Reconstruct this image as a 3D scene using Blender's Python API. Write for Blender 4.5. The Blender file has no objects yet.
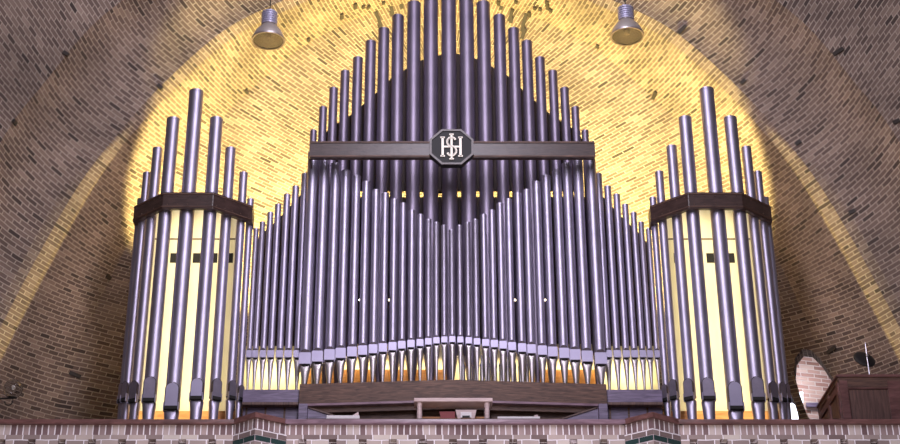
import bpy, bmesh, math, random
from mathutils import Vector, Matrix
random.seed(7)
C = bpy.context.scene.collection
PI = math.pi
sc = bpy.context.scene

# ------------------------------------------------------------------ camera (metres; organ axis at X=0, gallery parapet at Y=0)
F = 1595.0; PITCH = math.atan(.503); CX, CY, CZ = -.24, -17.8, 1.6
def P(px, py, Y):
    """world point on the vertical plane Y seen at pixel px,py"""
    u = (px-432)/F; v = (222-py)/F
    t = (Y-CY)/(math.cos(PITCH)-v*math.sin(PITCH))
    return Vector((CX+u*t, Y, CZ+t*(math.sin(PITCH)+v*math.cos(PITCH))))
def S(px, py, Y):                        # metres per pixel there
    return (P(px+1, py, Y)-P(px, py, Y)).length
cam = bpy.data.cameras.new('camera'); co = bpy.data.objects.new('camera', cam); C.objects.link(co)
co.location = (CX, CY, CZ); co.rotation_euler = (PI/2+PITCH, 0, 0)
cam.sensor_width = 36; cam.lens = F/900*36; cam.shift_x = .02; cam.clip_end = 300
sc.camera = co

# ------------------------------------------------------------------ materials
def newmat(name):
    m = bpy.data.materials.new(name); m.use_nodes = True
    nt = m.node_tree; b = nt.nodes['Principled BSDF']
    return m, nt, b
def lin(c): return tuple(((x/255)/12.92 if x/255 <= .04045 else ((x/255+.055)/1.055)**2.4) for x in c)+(1,)
def ramp(nt, stops, mode='LINEAR'):
    r = nt.nodes.new('ShaderNodeValToRGB'); r.color_ramp.interpolation = mode
    e = r.color_ramp.elements
    while len(e) < len(stops): e.new(.5)
    for k, (p, c) in enumerate(stops): e[k].position = p; e[k].color = c
    return r
def brick_mat(name, w, h, mort, stops, mcol, bump=.012, ms=.009, coord='UV', rough=.85, patch=.35):
    m, nt, b = newmat(name); L = nt.links.new
    tc = nt.nodes.new('ShaderNodeTexCoord')
    wob = nt.nodes.new('ShaderNodeTexNoise'); wob.inputs['Scale'].default_value = 5; wob.inputs['Detail'].default_value = 2
    L(tc.outputs['Object'], wob.inputs['Vector'])
    mx = nt.nodes.new('ShaderNodeVectorMath'); mx.operation = 'MULTIPLY_ADD'
    L(wob.outputs['Color'], mx.inputs[0]); mx.inputs[1].default_value = (.018, .018, 0); L(tc.outputs[coord], mx.inputs[2])
    br = nt.nodes.new('ShaderNodeTexBrick'); br.offset = .5
    br.inputs['Color1'].default_value = (0,0,0,1); br.inputs['Color2'].default_value = (1,1,1,1)
    br.inputs['Mortar'].default_value = (0,0,0,1); br.inputs['Scale'].default_value = 1
    br.inputs['Mortar Size'].default_value = ms; br.inputs['Mortar Smooth'].default_value = .25
    br.inputs['Brick Width'].default_value = w; br.inputs['Row Height'].default_value = h
    L(mx.outputs[0], br.inputs['Vector'])
    cr = ramp(nt, stops); L(br.outputs['Color'], cr.inputs[0])
    ns = nt.nodes.new('ShaderNodeTexNoise'); ns.inputs['Scale'].default_value = 1.3; ns.inputs['Detail'].default_value = 4
    L(tc.outputs['Object'], ns.inputs['Vector'])
    mr = nt.nodes.new('ShaderNodeMapRange'); mr.inputs[1].default_value = .3; mr.inputs[2].default_value = .7
    mr.inputs[3].default_value = 1-patch; mr.inputs[4].default_value = 1+patch*.6
    L(ns.outputs['Fac'], mr.inputs[0])
    mc = nt.nodes.new('ShaderNodeMix'); mc.data_type = 'RGBA'
    L(br.outputs['Fac'], mc.inputs[0]); L(cr.outputs[0], mc.inputs[6]); mc.inputs[7].default_value = mcol
    ml = nt.nodes.new('ShaderNodeVectorMath'); ml.operation = 'SCALE'
    L(mc.outputs[2], ml.inputs[0]); L(mr.outputs[0], ml.inputs['Scale'])
    L(ml.outputs[0], b.inputs['Base Color']); b.inputs['Roughness'].default_value = rough
    inv = nt.nodes.new('ShaderNodeMath'); inv.operation = 'MULTIPLY_ADD'
    L(br.outputs['Fac'], inv.inputs[0]); inv.inputs[1].default_value = mort; 
    sm = nt.nodes.new('ShaderNodeMath'); sm.operation = 'MULTIPLY'
    L(br.outputs['Color'], sm.inputs[0]); sm.inputs[1].default_value = .6
    L(sm.outputs[0], inv.inputs[2])
    bp = nt.nodes.new('ShaderNodeBump'); bp.inputs['Distance'].default_value = bump; bp.inputs['Strength'].default_value = 1
    L(inv.outputs[0], bp.inputs['Height']); L(bp.outputs[0], b.inputs['Normal'])
    return m
def wood_mat(name, c1, c2, rough=.45, scale=(2, 2, 22), bump=.002):
    m, nt, b = newmat(name); L = nt.links.new
    tc = nt.nodes.new('ShaderNodeTexCoord'); mp = nt.nodes.new('ShaderNodeMapping'); mp.inputs['Scale'].default_value = scale
    L(tc.outputs['Object'], mp.inputs[0])
    n = nt.nodes.new('ShaderNodeTexNoise'); n.inputs['Scale'].default_value = 2.2; n.inputs['Detail'].default_value = 6; n.inputs['Distortion'].default_value = .8
    L(mp.outputs[0], n.inputs['Vector'])
    r = ramp(nt, [(.32, lin(c1)), (.68, lin(c2))]); L(n.outputs['Fac'], r.inputs[0]); L(r.outputs[0], b.inputs['Base Color'])
    b.inputs['Roughness'].default_value = rough
    bp = nt.nodes.new('ShaderNodeBump'); bp.inputs['Distance'].default_value = bump; L(n.outputs['Fac'], bp.inputs['Height']); L(bp.outputs[0], b.inputs['Normal'])
    return m
def metal_mat(name, c, rough, met=1., var=.12, nscale=3):
    m, nt, b = newmat(name); L = nt.links.new
    tc = nt.nodes.new('ShaderNodeTexCoord'); n = nt.nodes.new('ShaderNodeTexNoise'); n.inputs['Scale'].default_value = nscale; n.inputs['Detail'].default_value = 5
    L(tc.outputs['Object'], n.inputs['Vector'])
    a = lin(c)
    r = ramp(nt, [(.3, tuple(x*(1-var) for x in a[:3])+(1,)), (.7, tuple(min(1, x*(1+var)) for x in a[:3])+(1,))])
    L(n.outputs['Fac'], r.inputs[0]); L(r.outputs[0], b.inputs['Base Color'])
    b.inputs['Metallic'].default_value = met; b.inputs['Roughness'].default_value = rough
    return m
def plain(name, c, rough=.6, emit=0, met=0):
    m, nt, b = newmat(name)
    n = nt.nodes.new('ShaderNodeTexNoise'); n.inputs['Scale'].default_value = 9
    a = lin(c)
    r = ramp(nt, [(.3, tuple(x*.9 for x in a[:3])+(1,)), (.7, tuple(min(1, x*1.06) for x in a[:3])+(1,))])
    nt.links.new(n.outputs['Fac'], r.inputs[0]); nt.links.new(r.outputs[0], b.inputs['Base Color'])
    b.inputs['Roughness'].default_value = rough; b.inputs['Metallic'].default_value = met
    if emit: b.inputs['Emission Color'].default_value = a; b.inputs['Emission Strength'].default_value = emit
    return m
VST = [(0, lin((62,50,46))), (.12, lin((94,77,70))), (.5, lin((112,93,84))), (.85, lin((124,104,94))), (1, lin((144,124,112)))]
M = dict(
 vault = brick_mat('vault_brick', .19, .062, -1.0, VST, lin((172,156,142)), bump=.05, ms=.008, patch=.28),
 parapet = brick_mat('parapet_brick', .205, .0745, -1.0, [(0, lin((112,94,94))), (.4, lin((154,138,136))), (.75, lin((182,166,162))), (1, lin((206,196,190)))], lin((240,232,240)), bump=.008, ms=.008, coord='Object', patch=.2),
 rowlock = None,
 green = plain('green_glazed_brick', (46,66,66), .25),
 mortar = plain('mortar', (205,190,198), .9),
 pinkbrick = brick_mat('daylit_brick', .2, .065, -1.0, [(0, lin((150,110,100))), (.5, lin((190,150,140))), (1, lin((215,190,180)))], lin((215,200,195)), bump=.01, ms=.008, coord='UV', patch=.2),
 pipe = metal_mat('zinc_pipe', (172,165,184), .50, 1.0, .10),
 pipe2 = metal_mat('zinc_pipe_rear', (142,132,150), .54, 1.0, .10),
 lip = metal_mat('zinc_lip', (154,148,170), .5, .85, .08),
 lipd = metal_mat('tower_lip', (150,142,160), .4, .85, .14, 9),
 rim = metal_mat('rim_shade_metal', (70,60,68), .6, .6, .1),  # dark tone carries the shade above the lips
 ptip = metal_mat('pale_foot_metal', (178,170,172), .45, .9, .08),
 dark = plain('dark_slot', (18,14,16), .8),
 oak = wood_mat('dark_oak', (58,38,32), (104,76,64), .6, (2.5, 3, 24)),
 oakv = wood_mat('dark_oak_upright', (68,46,42), (104,76,68), .55, (16, 2, 1.5)),
 lilacwood = wood_mat('grey_violet_wood', (84,72,96), (120,106,134), .4, (2, 2, 14)),
 beltw = wood_mat('belt_wood', (44,30,28), (66,48,44), .38, (3, 3, 14)),
 cream = plain('cream_panel', (236,226,190), .7),
 orange = wood_mat('orange_pine', (176,112,48), (212,150,84), .5, (2, 2, 12)),
 capw = wood_mat('brown_coping', (84,56,54), (120,84,82), .35, (2, 6, 10)),
 capl = wood_mat('violet_brown_coping', (108,84,96), (142,116,130), .3, (2, 6, 10)),
 black = plain('black_paint', (16,13,16), .65),
 silver = metal_mat('silver_letters', (206,198,186), .5, .4, .05),
 chrome = metal_mat('chrome', (190,188,198), .4, 1, .03),
 alu = metal_mat('lamp_aluminium', (200,190,184), .5, .7, .06),
 paper = plain('paper_white', (226,220,222), .7),
 red = plain('red_cover', (126,40,44), .6),
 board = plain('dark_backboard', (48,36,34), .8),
 pinkwood = wood_mat('pale_mauve_wood', (176,152,152), (206,184,182), .5, (2, 2, 12)),
 bulb = plain('bulb_glow', (255,236,196), .5, 9),
 day = plain('daylight_pane', (235,240,255), .5, 3.2),
 stone = plain('plaster', (150,135,125), .9),
)
M['rowlock'] = brick_mat('rowlock_brick', .0745, .32, -1.0, [(0, lin((108,84,88))), (.4, lin((146,124,126))), (.75, lin((174,154,154))), (1, lin((200,186,184)))], lin((240,232,240)), bump=.008, ms=.009, coord='Object', patch=.2)
gm, gnt, gb = newmat('clear_lamp_glass'); gb.inputs['Transmission Weight'].default_value = .85; gb.inputs['Roughness'].default_value = .12; gb.inputs['Base Color'].default_value = lin((200,190,176)); M['glass'] = gm
gm, gnt, gb = newmat('globe_glass'); gb.inputs['Transmission Weight'].default_value = 1; gb.inputs['Roughness'].default_value = .03; gb.inputs['IOR'].default_value = 1.25; M['globe'] = gm

# ------------------------------------------------------------------ mesh helpers
def link(name, bm, mat, parent=None, smooth=False, loc=None, kind=None, ang=40):
    me = bpy.data.meshes.new(name); bm.normal_update(); bm.to_mesh(me); bm.free()
    me.materials.append(mat)
    if smooth:
        me.polygons.foreach_set('use_smooth', [True]*len(me.polygons)); me.set_sharp_from_angle(angle=math.radians(ang))
    o = bpy.data.objects.new(name, me); C.objects.link(o)
    if loc is not None: o.location = loc
    if parent is not None: o.parent = parent
    if kind: o['kind'] = kind
    return o
def box(bm, x0, x1, y0, y1, z0, z1, mtx=None):
    v = [bm.verts.new((x, y, z)) for z in (z0, z1) for y in (y0, y1) for x in (x0, x1)]
    if mtx is not None:
        for q in v: q.co = mtx @ q.co
    for f in ((0,2,3,1),(4,5,7,6),(0,1,5,4),(2,6,7,3),(0,4,6,2),(1,3,7,5)): bm.faces.new([v[i] for i in f])
def prism(bm, pts, d):                         # polygon (list of Vector) extruded by vector d
    a = [bm.verts.new(p) for p in pts]; b = [bm.verts.new(Vector(p)+d) for p in pts]
    n = len(a); bm.faces.new(a); bm.faces.new(b[::-1])
    for i in range(n): bm.faces.new((a[i], b[i], b[(i+1) % n], a[(i+1) % n]))
    bmesh.ops.recalc_face_normals(bm, faces=bm.faces[:])
def lathe(bm, prof, n=24, cx=0, cy=0, cap=True):
    rings = []
    for r, z in prof:
        rings.append([bm.verts.new((cx+r*math.cos(2*PI*k/n), cy+r*math.sin(2*PI*k/n), z)) for k in range(n)])
    for a, b in zip(rings, rings[1:]):
        for k in range(n): bm.faces.new((a[k], a[(k+1) % n], b[(k+1) % n], b[k]))
    if cap:
        bm.faces.new(rings[0][::-1]); bm.faces.new(rings[-1])
    bmesh.ops.recalc_face_normals(bm, faces=bm.faces[:])
def tube(bm, pts, r, n=8):
    pts = [Vector(p) for p in pts]; rings = []
    for i, p in enumerate(pts):
        d = (pts[min(i+1, len(pts)-1)]-pts[max(i-1, 0)]).normalized()
        a = d.cross(Vector((0,0,1)) if abs(d.z) < .9 else Vector((0,1,0))).normalized(); b = d.cross(a)
        rings.append([bm.verts.new(p+r*(math.cos(2*PI*k/n)*a+math.sin(2*PI*k/n)*b)) for k in range(n)])
    for a, b in zip(rings, rings[1:]):
        for k in range(n): bm.faces.new((a[k], a[(k+1) % n], b[(k+1) % n], b[k]))
    bm.faces.new(rings[0][::-1]); bm.faces.new(rings[-1])
    bmesh.ops.recalc_face_normals(bm, faces=bm.faces[:])
def empty(name, loc, label, cat, group=None, rz=0):
    o = bpy.data.objects.new(name, None); C.objects.link(o); o.location = loc; o.rotation_euler = (0,0,rz); o.empty_display_size = .1
    return tag(o, label, cat, group)
def tag(o, label, cat, group=None):
    o['label'] = label; o['category'] = cat
    if group: o['group'] = group
    return o
def bev(bm, w, seg=1):
    bmesh.ops.bevel(bm, geom=bm.edges[:], offset=w, segments=seg, affect='EDGES', profile=.7)

# ------------------------------------------------------------------ vault: stepped parabolic brick arches, rows across
Y0, Y1, Y2, Y3, Y4, Y5, Y6 = .2, .85, 1.8, 1.93, 3.15, 3.65, 3.9
ST = [ # K0, K1, K2, K4, K5  (pixels, left half, bottom to apex)
 ((-380,300),(-140,400),(-60,460),(30,490),(225,520)),
 ((-320,180),(-95,310),(-20,370),(61,400),(240,430)),
 ((-250,60),(-45,225),(25,280),(96,310),(250,350)),
 ((-170,-70),(8,130),(72,196),(130,240),(262,278)),
 ((-110,-140),(45,82),(108,145),(168,183),(278,228)),
 ((-50,-220),(98,20),(160,87),(211,130),(300,176)),
 ((60,-300),(171,-32),(222,32),(262,80),(338,128)),
 ((160,-360),(236,-70),(280,2),(311,42),(376,90)),
 ((300,-405),(340,-108),(362,-30),(380,10),(412,62)),
 ((451,-430),(451,-125),(451,-43),(451,0),(451,52))]
def K(i):
    s = ST[i]; k0, k1, k2, k4, k5 = s; a = i/(len(ST)-1)
    k3 = (k2[0]+10*(1-a**3), k2[1]+5+5*a)
    pts = [P(*k0, Y0), P(*k1, Y1), P(*k2, Y2), P(*k3, Y3), P(*k4, Y4), P(*k5, Y5)]
    e = P((k5[0]+451)/2+10*(1-a), k5[1]+12, Y6); pts.append(e)
    if i == len(ST)-1:
        for p in pts: p.x = 0
    return pts
left = [K(i) for i in range(len(ST))]
full = left+[[Vector((-p.x, p.y, p.z)) for p in r] for r in left[-2::-1]]
def cr(p0, p1, p2, p3, t):
    return .5*((2*p1)+(p2-p0)*t+(2*p0-5*p1+4*p2-p3)*t*t+(3*p1-p0-3*p2+p3)*t**3)
def curve(j, n=14):
    c = [r[j] for r in full]; c = [2*c[0]-c[1]]+c+[2*c[-1]-c[-2]]; out = []
    for i in range(1, len(c)-2):
        for k in range(n): out.append(cr(c[i-1], c[i], c[i+1], c[i+2], k/n))
    out.append(c[-2]); return out
CV = [curve(j) for j in range(7)]
vlen = [0]
for a, b in zip(CV[2], CV[2][1:]): vlen.append(vlen[-1]+(b-a).length)
def profile(a, b, kind):
    n = 14 if kind == 'cove' else 8; out = []
    if kind == 'cove': q = Vector((a.x*.84+b.x*.16, a.y*.1+b.y*.9, a.z*.84+b.z*.16))
    elif kind == 'soft': q = Vector((a.x*.55+b.x*.45, a.y*.35+b.y*.65, a.z*.55+b.z*.45))
    elif kind == 'half': q = Vector((a.x*.6+b.x*.4, a.y*.45+b.y*.55, a.z*.6+b.z*.4))
    else: q = .5*(a+b)
    for k in range(n+1):
        t = k/n; out.append((1-t)**2*a+2*t*(1-t)*q+t*t*b)
    return out
def ring(name, j0, j1, kind, mat, u0=0, flip_mid=False, bmret=False):
    bm = bmesh.new(); uvl = bm.loops.layers.uv.new('UVMap'); rows = []; uvs = []
    for i, (a, b) in enumerate(zip(CV[j0], CV[j1])):
        pr = profile(a, b, kind); rows.append([bm.verts.new(p) for p in pr])
        u = [u0]
        for p, q in zip(pr, pr[1:]): u.append(u[-1]+(q-p).length)
        uvs.append([(x, vlen[i]) for x in u])
    for i in range(len(rows)-1):
        for k in range(len(rows[0])-1):
            f = bm.faces.new((rows[i][k], rows[i+1][k], rows[i+1][k+1], rows[i][k+1]))
            for lp, uv in zip(f.loops, (uvs[i][k], uvs[i+1][k], uvs[i+1][k+1], uvs[i][k+1])): lp[uvl].uv = uv
    return bm
def ring_obj(name, *a, **k):
    bm = ring(name, *a, **k)
    return bm
bm = ring('o', 0, 1, 'cove', None); link('wall_outer', bm, M['vault'], smooth=True, kind='structure')
bm = ring('m', 1, 2, 'cove', None); link('wall_middle', bm, M['vault'], smooth=True, kind='structure')
bm = ring('t', 2, 3, 'flat', None); link('trim_1', bm, M['vault'], smooth=True, kind='structure')
bm = ring('c', 3, 4, 'half', None); link('wall_inner', bm, M['vault'], smooth=True, kind='structure')
# back wall in two lofts joined
bm = ring('d', 4, 5, 'half', None); D1 = link('wall_back', bm, M['vault'], smooth=True, kind='structure')
# closing part of the apse behind the organ
bm = bmesh.new(); uvl = bm.loops.layers.uv.new('UVMap')
n = len(CV[5]); h = n//2
def row(i):
    a, b = CV[5][i], CV[6][i]; m_ = Vector((0, b.y+.05, b.z-.05)); return [a, b, m_]
for side in (0, 1):
    idx = list(range(0, h+1)) if side == 0 else list(range(n-1, h-1, -1))
    rows = [[bm.verts.new(p) for p in row(i)] for i in idx]
    for r in range(len(rows)-1):
        for k in range(2):
            f = bm.faces.new((rows[r][k], rows[r+1][k], rows[r+1][k+1], rows[r][k+1]))
            for lp, (ri, kk) in zip(f.loops, ((r, k), (r+1, k), (r+1, k+1), (r, k+1))):
                lp[uvl].uv = ((1.2, 2.2, 3.2)[kk], vlen[idx[ri]])
link('wall_apse', bm, M['vault'], smooth=True, kind='structure')

# arched opening to the right of the organ, cut through the apse side
def cut(ob, cutter):
    md = ob.modifiers.new('b', 'BOOLEAN'); md.operation = 'DIFFERENCE'; md.object = cutter; md.solver = 'EXACT'; md.material_mode = 'TRANSFER'
    dg = bpy.context.evaluated_depsgraph_get(); me = bpy.data.meshes.new_from_object(ob.evaluated_get(dg))
    ob.modifiers.clear()
    bm = bmesh.new(); bm.from_mesh(me)
    bad = [f for f in bm.faces if f.material_index < len(me.materials) and me.materials[f.material_index] == M['stone']]
    bmesh.ops.delete(bm, geom=bad, context='FACES'); bm.to_mesh(me); bm.free(); ob.data = me
A1 = [(816,432),(806,412),(799,392),(794,372),(795,358),(802,349),(811,350),(821,360),(832,377),(842,398),(852,432)]
A2 = [(786,432),(786,404),(789,395),(793,398),(797,410),(801,432)]
DIR = Vector((.30, 1, 0))
def hit(px, py):
    o_ = Vector((CX, CY, CZ)); d = (P(px, py, 3)-o_).normalized(); best = None
    for ob in (D1, bpy.data.objects['wall_inner'], bpy.data.objects['wall_apse']):
        ok, loc, nn, ix = ob.ray_cast(o_, d)
        if ok and (best is None or (loc-o_).length < (best-o_).length): best = loc
    return best
bpy.context.view_layer.update()
EDG = [[hit(*p) for p in A1], [hit(*p) for p in A2]]
for ed in EDG:
    bm = bmesh.new(); prism(bm, [p-DIR*.35 for p in ed], DIR*1.1)
    ct = link('cutter', bm, M['stone'])
    for ob in (D1, bpy.data.objects['wall_inner'], bpy.data.objects['wall_apse']): cut(ob, ct)
    bpy.data.objects.remove(ct)
for nm, ed in zip(('trim_2', 'trim_3'), EDG):
    bm = bmesh.new(); uvl = bm.loops.layers.uv.new('UVMap')
    a = [bm.verts.new(p) for p in ed]; b = [bm.verts.new(p+DIR*.28) for p in ed]
    L_ = 0
    for i in range(len(a)-1):
        f = bm.faces.new((a[i], a[i+1], b[i+1], b[i])); d = (a[i+1].co-a[i].co).length
        for lp, uv in zip(f.loops, ((0, L_), (0, L_+d), (.6, L_+d), (.6, L_))): lp[uvl].uv = uv
        L_ += d
    link(nm, bm, M['vault'], kind='structure')
bm = bmesh.new(); uvl = bm.loops.layers.uv.new('UVMap')
q = [P(740, 450, 4.6), P(930, 450, 4.6), P(930, 320, 4.6), P(740, 320, 4.6)]
f = bm.faces.new([bm.verts.new(p) for p in q])
for lp, p in zip(f.loops, q): lp[uvl].uv = (p.x, p.z+p.x*.12)
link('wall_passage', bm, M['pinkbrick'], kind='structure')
bm = bmesh.new(); prism(bm, [P(783,432,3.9), P(783,392,3.9), P(803,392,3.9), P(803,432,3.9)], Vector((0,.04,0)))
wn = link('window_1', bm, M['day'], kind='structure')
bm = bmesh.new()
a, b = P(806, 407.5, 4.55), P(821, 403.5, 4.55); box(bm, a.x, b.x, a.y-.04, a.y, a.z, b.z)
link('trim_4', bm, M['lilacwood'], kind='structure')

# dark header bricks round the crown; dark boxes for shade in putlog holes at arrises
ZL = [(110,40),(170,45),(210,45),(10,115),(270,105),(320,15),(380,65),(380,100),(455,42),(290,160),(295,205),(540,10)]
ZR = [(360,15),(380,50),(465,70),(450,120),(455,150),(490,8),(560,120),(545,175),(540,215),(545,250),(630,55),(670,62),(725,45),(750,72),(720,10),(590,100)]
DB = [(340+x/7.4, y/7.4) for x, y in ZL]+[(450+x/7.4, y/7.4) for x, y in ZR]
DB += [(14,122),(66,54),(107,147),(160,87),(222,32),(75,375),(108,277),(308,39),(682,30),(743,82),(798,143),(838,52),(896,122),(852,212),(832,350),(598,46),(246,91),(655,95)]
rings_ = [bpy.data.objects[n_] for n_ in ('wall_outer', 'wall_middle', 'wall_inner', 'wall_back', 'wall_apse')]
bm = bmesh.new()
for q, (px, py) in enumerate(DB):
    o_ = Vector((CX, CY, CZ)); d = (P(px, py, 3)-o_).normalized(); best = None
    for ob in rings_:
        ok, loc, nn, ix = ob.ray_cast(o_, d)
        if ok and (best is None or (loc-o_).length < (best[0]-o_).length): best = (loc, nn)
    if not best: continue
    loc, nn = best; i = min(range(1, len(CV[2])-1), key=lambda k: min((CV[j][k]-loc).length for j in (1, 2, 4)))
    tg = (CV[2][i+1]-CV[2][i-1]).normalized(); tg = (tg-nn*tg.dot(nn)).normalized(); ac = nn.cross(tg).normalized()
    L_ = .045 if q % 3 else .085
    m_ = Matrix((ac, tg, nn)).transposed().to_4x4(); m_.translation = loc
    box(bm, -L_, L_, -.026, .026, -.03, .008, m_)
link('trim_10', bm, plain('dark_header_and_hole', (52,44,40), .7), kind='structure')
# ------------------------------------------------------------------ gallery floor and parapet
ZP = P(450, 420, 0).z            # top of the coping
ZF = ZP-1.0
XW = 6.3
bm = bmesh.new(); box(bm, -XW, XW, .0, 4.2, ZF-.3, ZF)
link('floor', bm, M['stone'], kind='structure')
zc = P(450, 424.6, 0).z; zr = P(450, 434.3, 0).z; zh1 = P(450, 438.6, 0).z; zh0 = zh1-.075
PX0, PX1 = [P(x, 423, 0).x for x in (233.5, 287)]; QX0, QX1 = [P(x, 423, 0).x for x in (624, 680)]
bm = bmesh.new(); box(bm, -XW, XW, .02, .24, zr, zc); link('wall_front_rowlock', bm, M['rowlock'], kind='structure', loc=(0,0,zr-.03)).name = 'trim_5'
o = bpy.data.objects['trim_5']
for v in o.data.vertices: v.co.z -= zr-.03
# brick body with the row of small square holes
def rotm(o):  # brick texture runs in object XY; stand it up by building in XY and rotating
    pass
def standing(name, boxes, mat, y, kind='structure', parent=None, z0=0):
    """boxes as (x0,x1,z0,z1,y0,y1) built lying so that the brick pattern (object XY) stands upright"""
    bm = bmesh.new()
    for x0, x1, a, b, ya, yb in boxes: box(bm, x0, x1, a-z0, b-z0, -yb, -ya)
    o = link(name, bm, mat, parent=parent, kind=kind); o.rotation_euler = (PI/2, 0, 0); o.location = (0, 0, z0)
    return o
bpy.data.objects.remove(bpy.data.objects['trim_5'])
standing('trim_5', [(-XW, XW, zr, zc, .02, .26)], M['rowlock'], 0, z0=zr-.005)
bx = [(-XW, XW, zh1, zr, .02, .26), (-XW, XW, zh0-2.2, zh0, .02, .26), (-XW, XW, zh0, zh1, .12, .26)]
sp = S(450, 438, 0)*30.1; hw = S(450, 438, 0)*3.9; xs = P(453, 438, 0).x
k = -17; prev = -XW
while xs+k*sp < XW:
    c = xs+k*sp
    if c-hw > prev: bx.append((prev, c-hw, zh0, zh1, .02, .12))
    prev = c+hw; k += 1
bx.append((prev, XW, zh0, zh1, .02, .12))
standing('wall_front', bx, M['parapet'], 0, z0=zh1)
# coping segments
def coping(name, x0, x1, mat):
    bm = bmesh.new(); box(bm, x0, x1, -.035, .29, zc, ZP); bev(bm, .012, 2); link(name, bm, mat, kind='structure', smooth=True)
coping('trim_6', -XW, PX0+.02, M['capw']); coping('trim_7', PX1-.02, QX0+.02, M['capl']); coping('trim_8', QX1-.02, XW, M['capw'])
# pointed brick piers projecting from the parapet
for nm, x0, x1, xm in (('wall_pier_left', PX0, PX1, P(256, 417, -.2).x), ('wall_pier_right', QX0, QX1, P(652, 417, -.2).x)):
    yt = -.22
    def facepier(z0, z1, mat, name, grow=0.):
        par = None
        for (xa, ya, xb, yb) in ((x0, .02, xm, yt), (xm, yt, x1, .02)):
            d = Vector((xb-xa, yb-ya, 0)); L_ = d.length; ang = math.atan2(d.y, d.x)
            bm = bmesh.new(); box(bm, -grow, L_+grow, 0, z1-z0, -.12, grow)
            o = link(name, bm, mat, kind='structure')
            o.matrix_world = Matrix.Translation((xa, ya, z0)) @ Matrix.Rotation(ang, 4, 'Z') @ Matrix.Rotation(PI/2, 4, 'X')
    facepier(zr, zc, M['rowlock'], 'wall_pier'); zg1 = zr-.0745; zg0 = zg1-.075
    facepier(zg1, zr, M['parapet'], 'wall_pier'); facepier(zg0-2, zg0, M['parapet'], 'wall_pier')
    for (xa, ya, xb, yb) in ((x0, .02, xm, yt), (xm, yt, x1, .02)):
        for q in range(2):
            d = Vector((xb-xa, yb-ya, 0)); L_ = d.length/2; ang = math.atan2(d.y, d.x); p0 = Vector((xa, ya, zg0+.008))+d*.5*q
            bm = bmesh.new(); box(bm, .005, L_-.005, 0, zg1-zg0-.014, -.05, .003)
            o = link('glazed_brick', bm, M['green'], kind='structure'); o.name = 'trim_11'
            o.matrix_world = Matrix.Translation(p0) @ Matrix.Rotation(ang, 4, 'Z') @ Matrix.Rotation(PI/2, 4, 'X')
    facepier(zg0, zg1, M['mortar'], 'wall_pier', -.002)
    bm = bmesh.new(); prism(bm, [Vector((x0-.03, .1, zc)), Vector((x0-.03, -.0, zc)), Vector((xm, yt-.05, zc)), Vector((x1+.03, -.0, zc)), Vector((x1+.03, .1, zc)), Vector((x1+.03, .29, zc)), Vector((x0-.03, .29, zc))], Vector((0, 0, ZP-zc+.004)))
    link('trim_9', bm, M['capw'], kind='structure')

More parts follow.
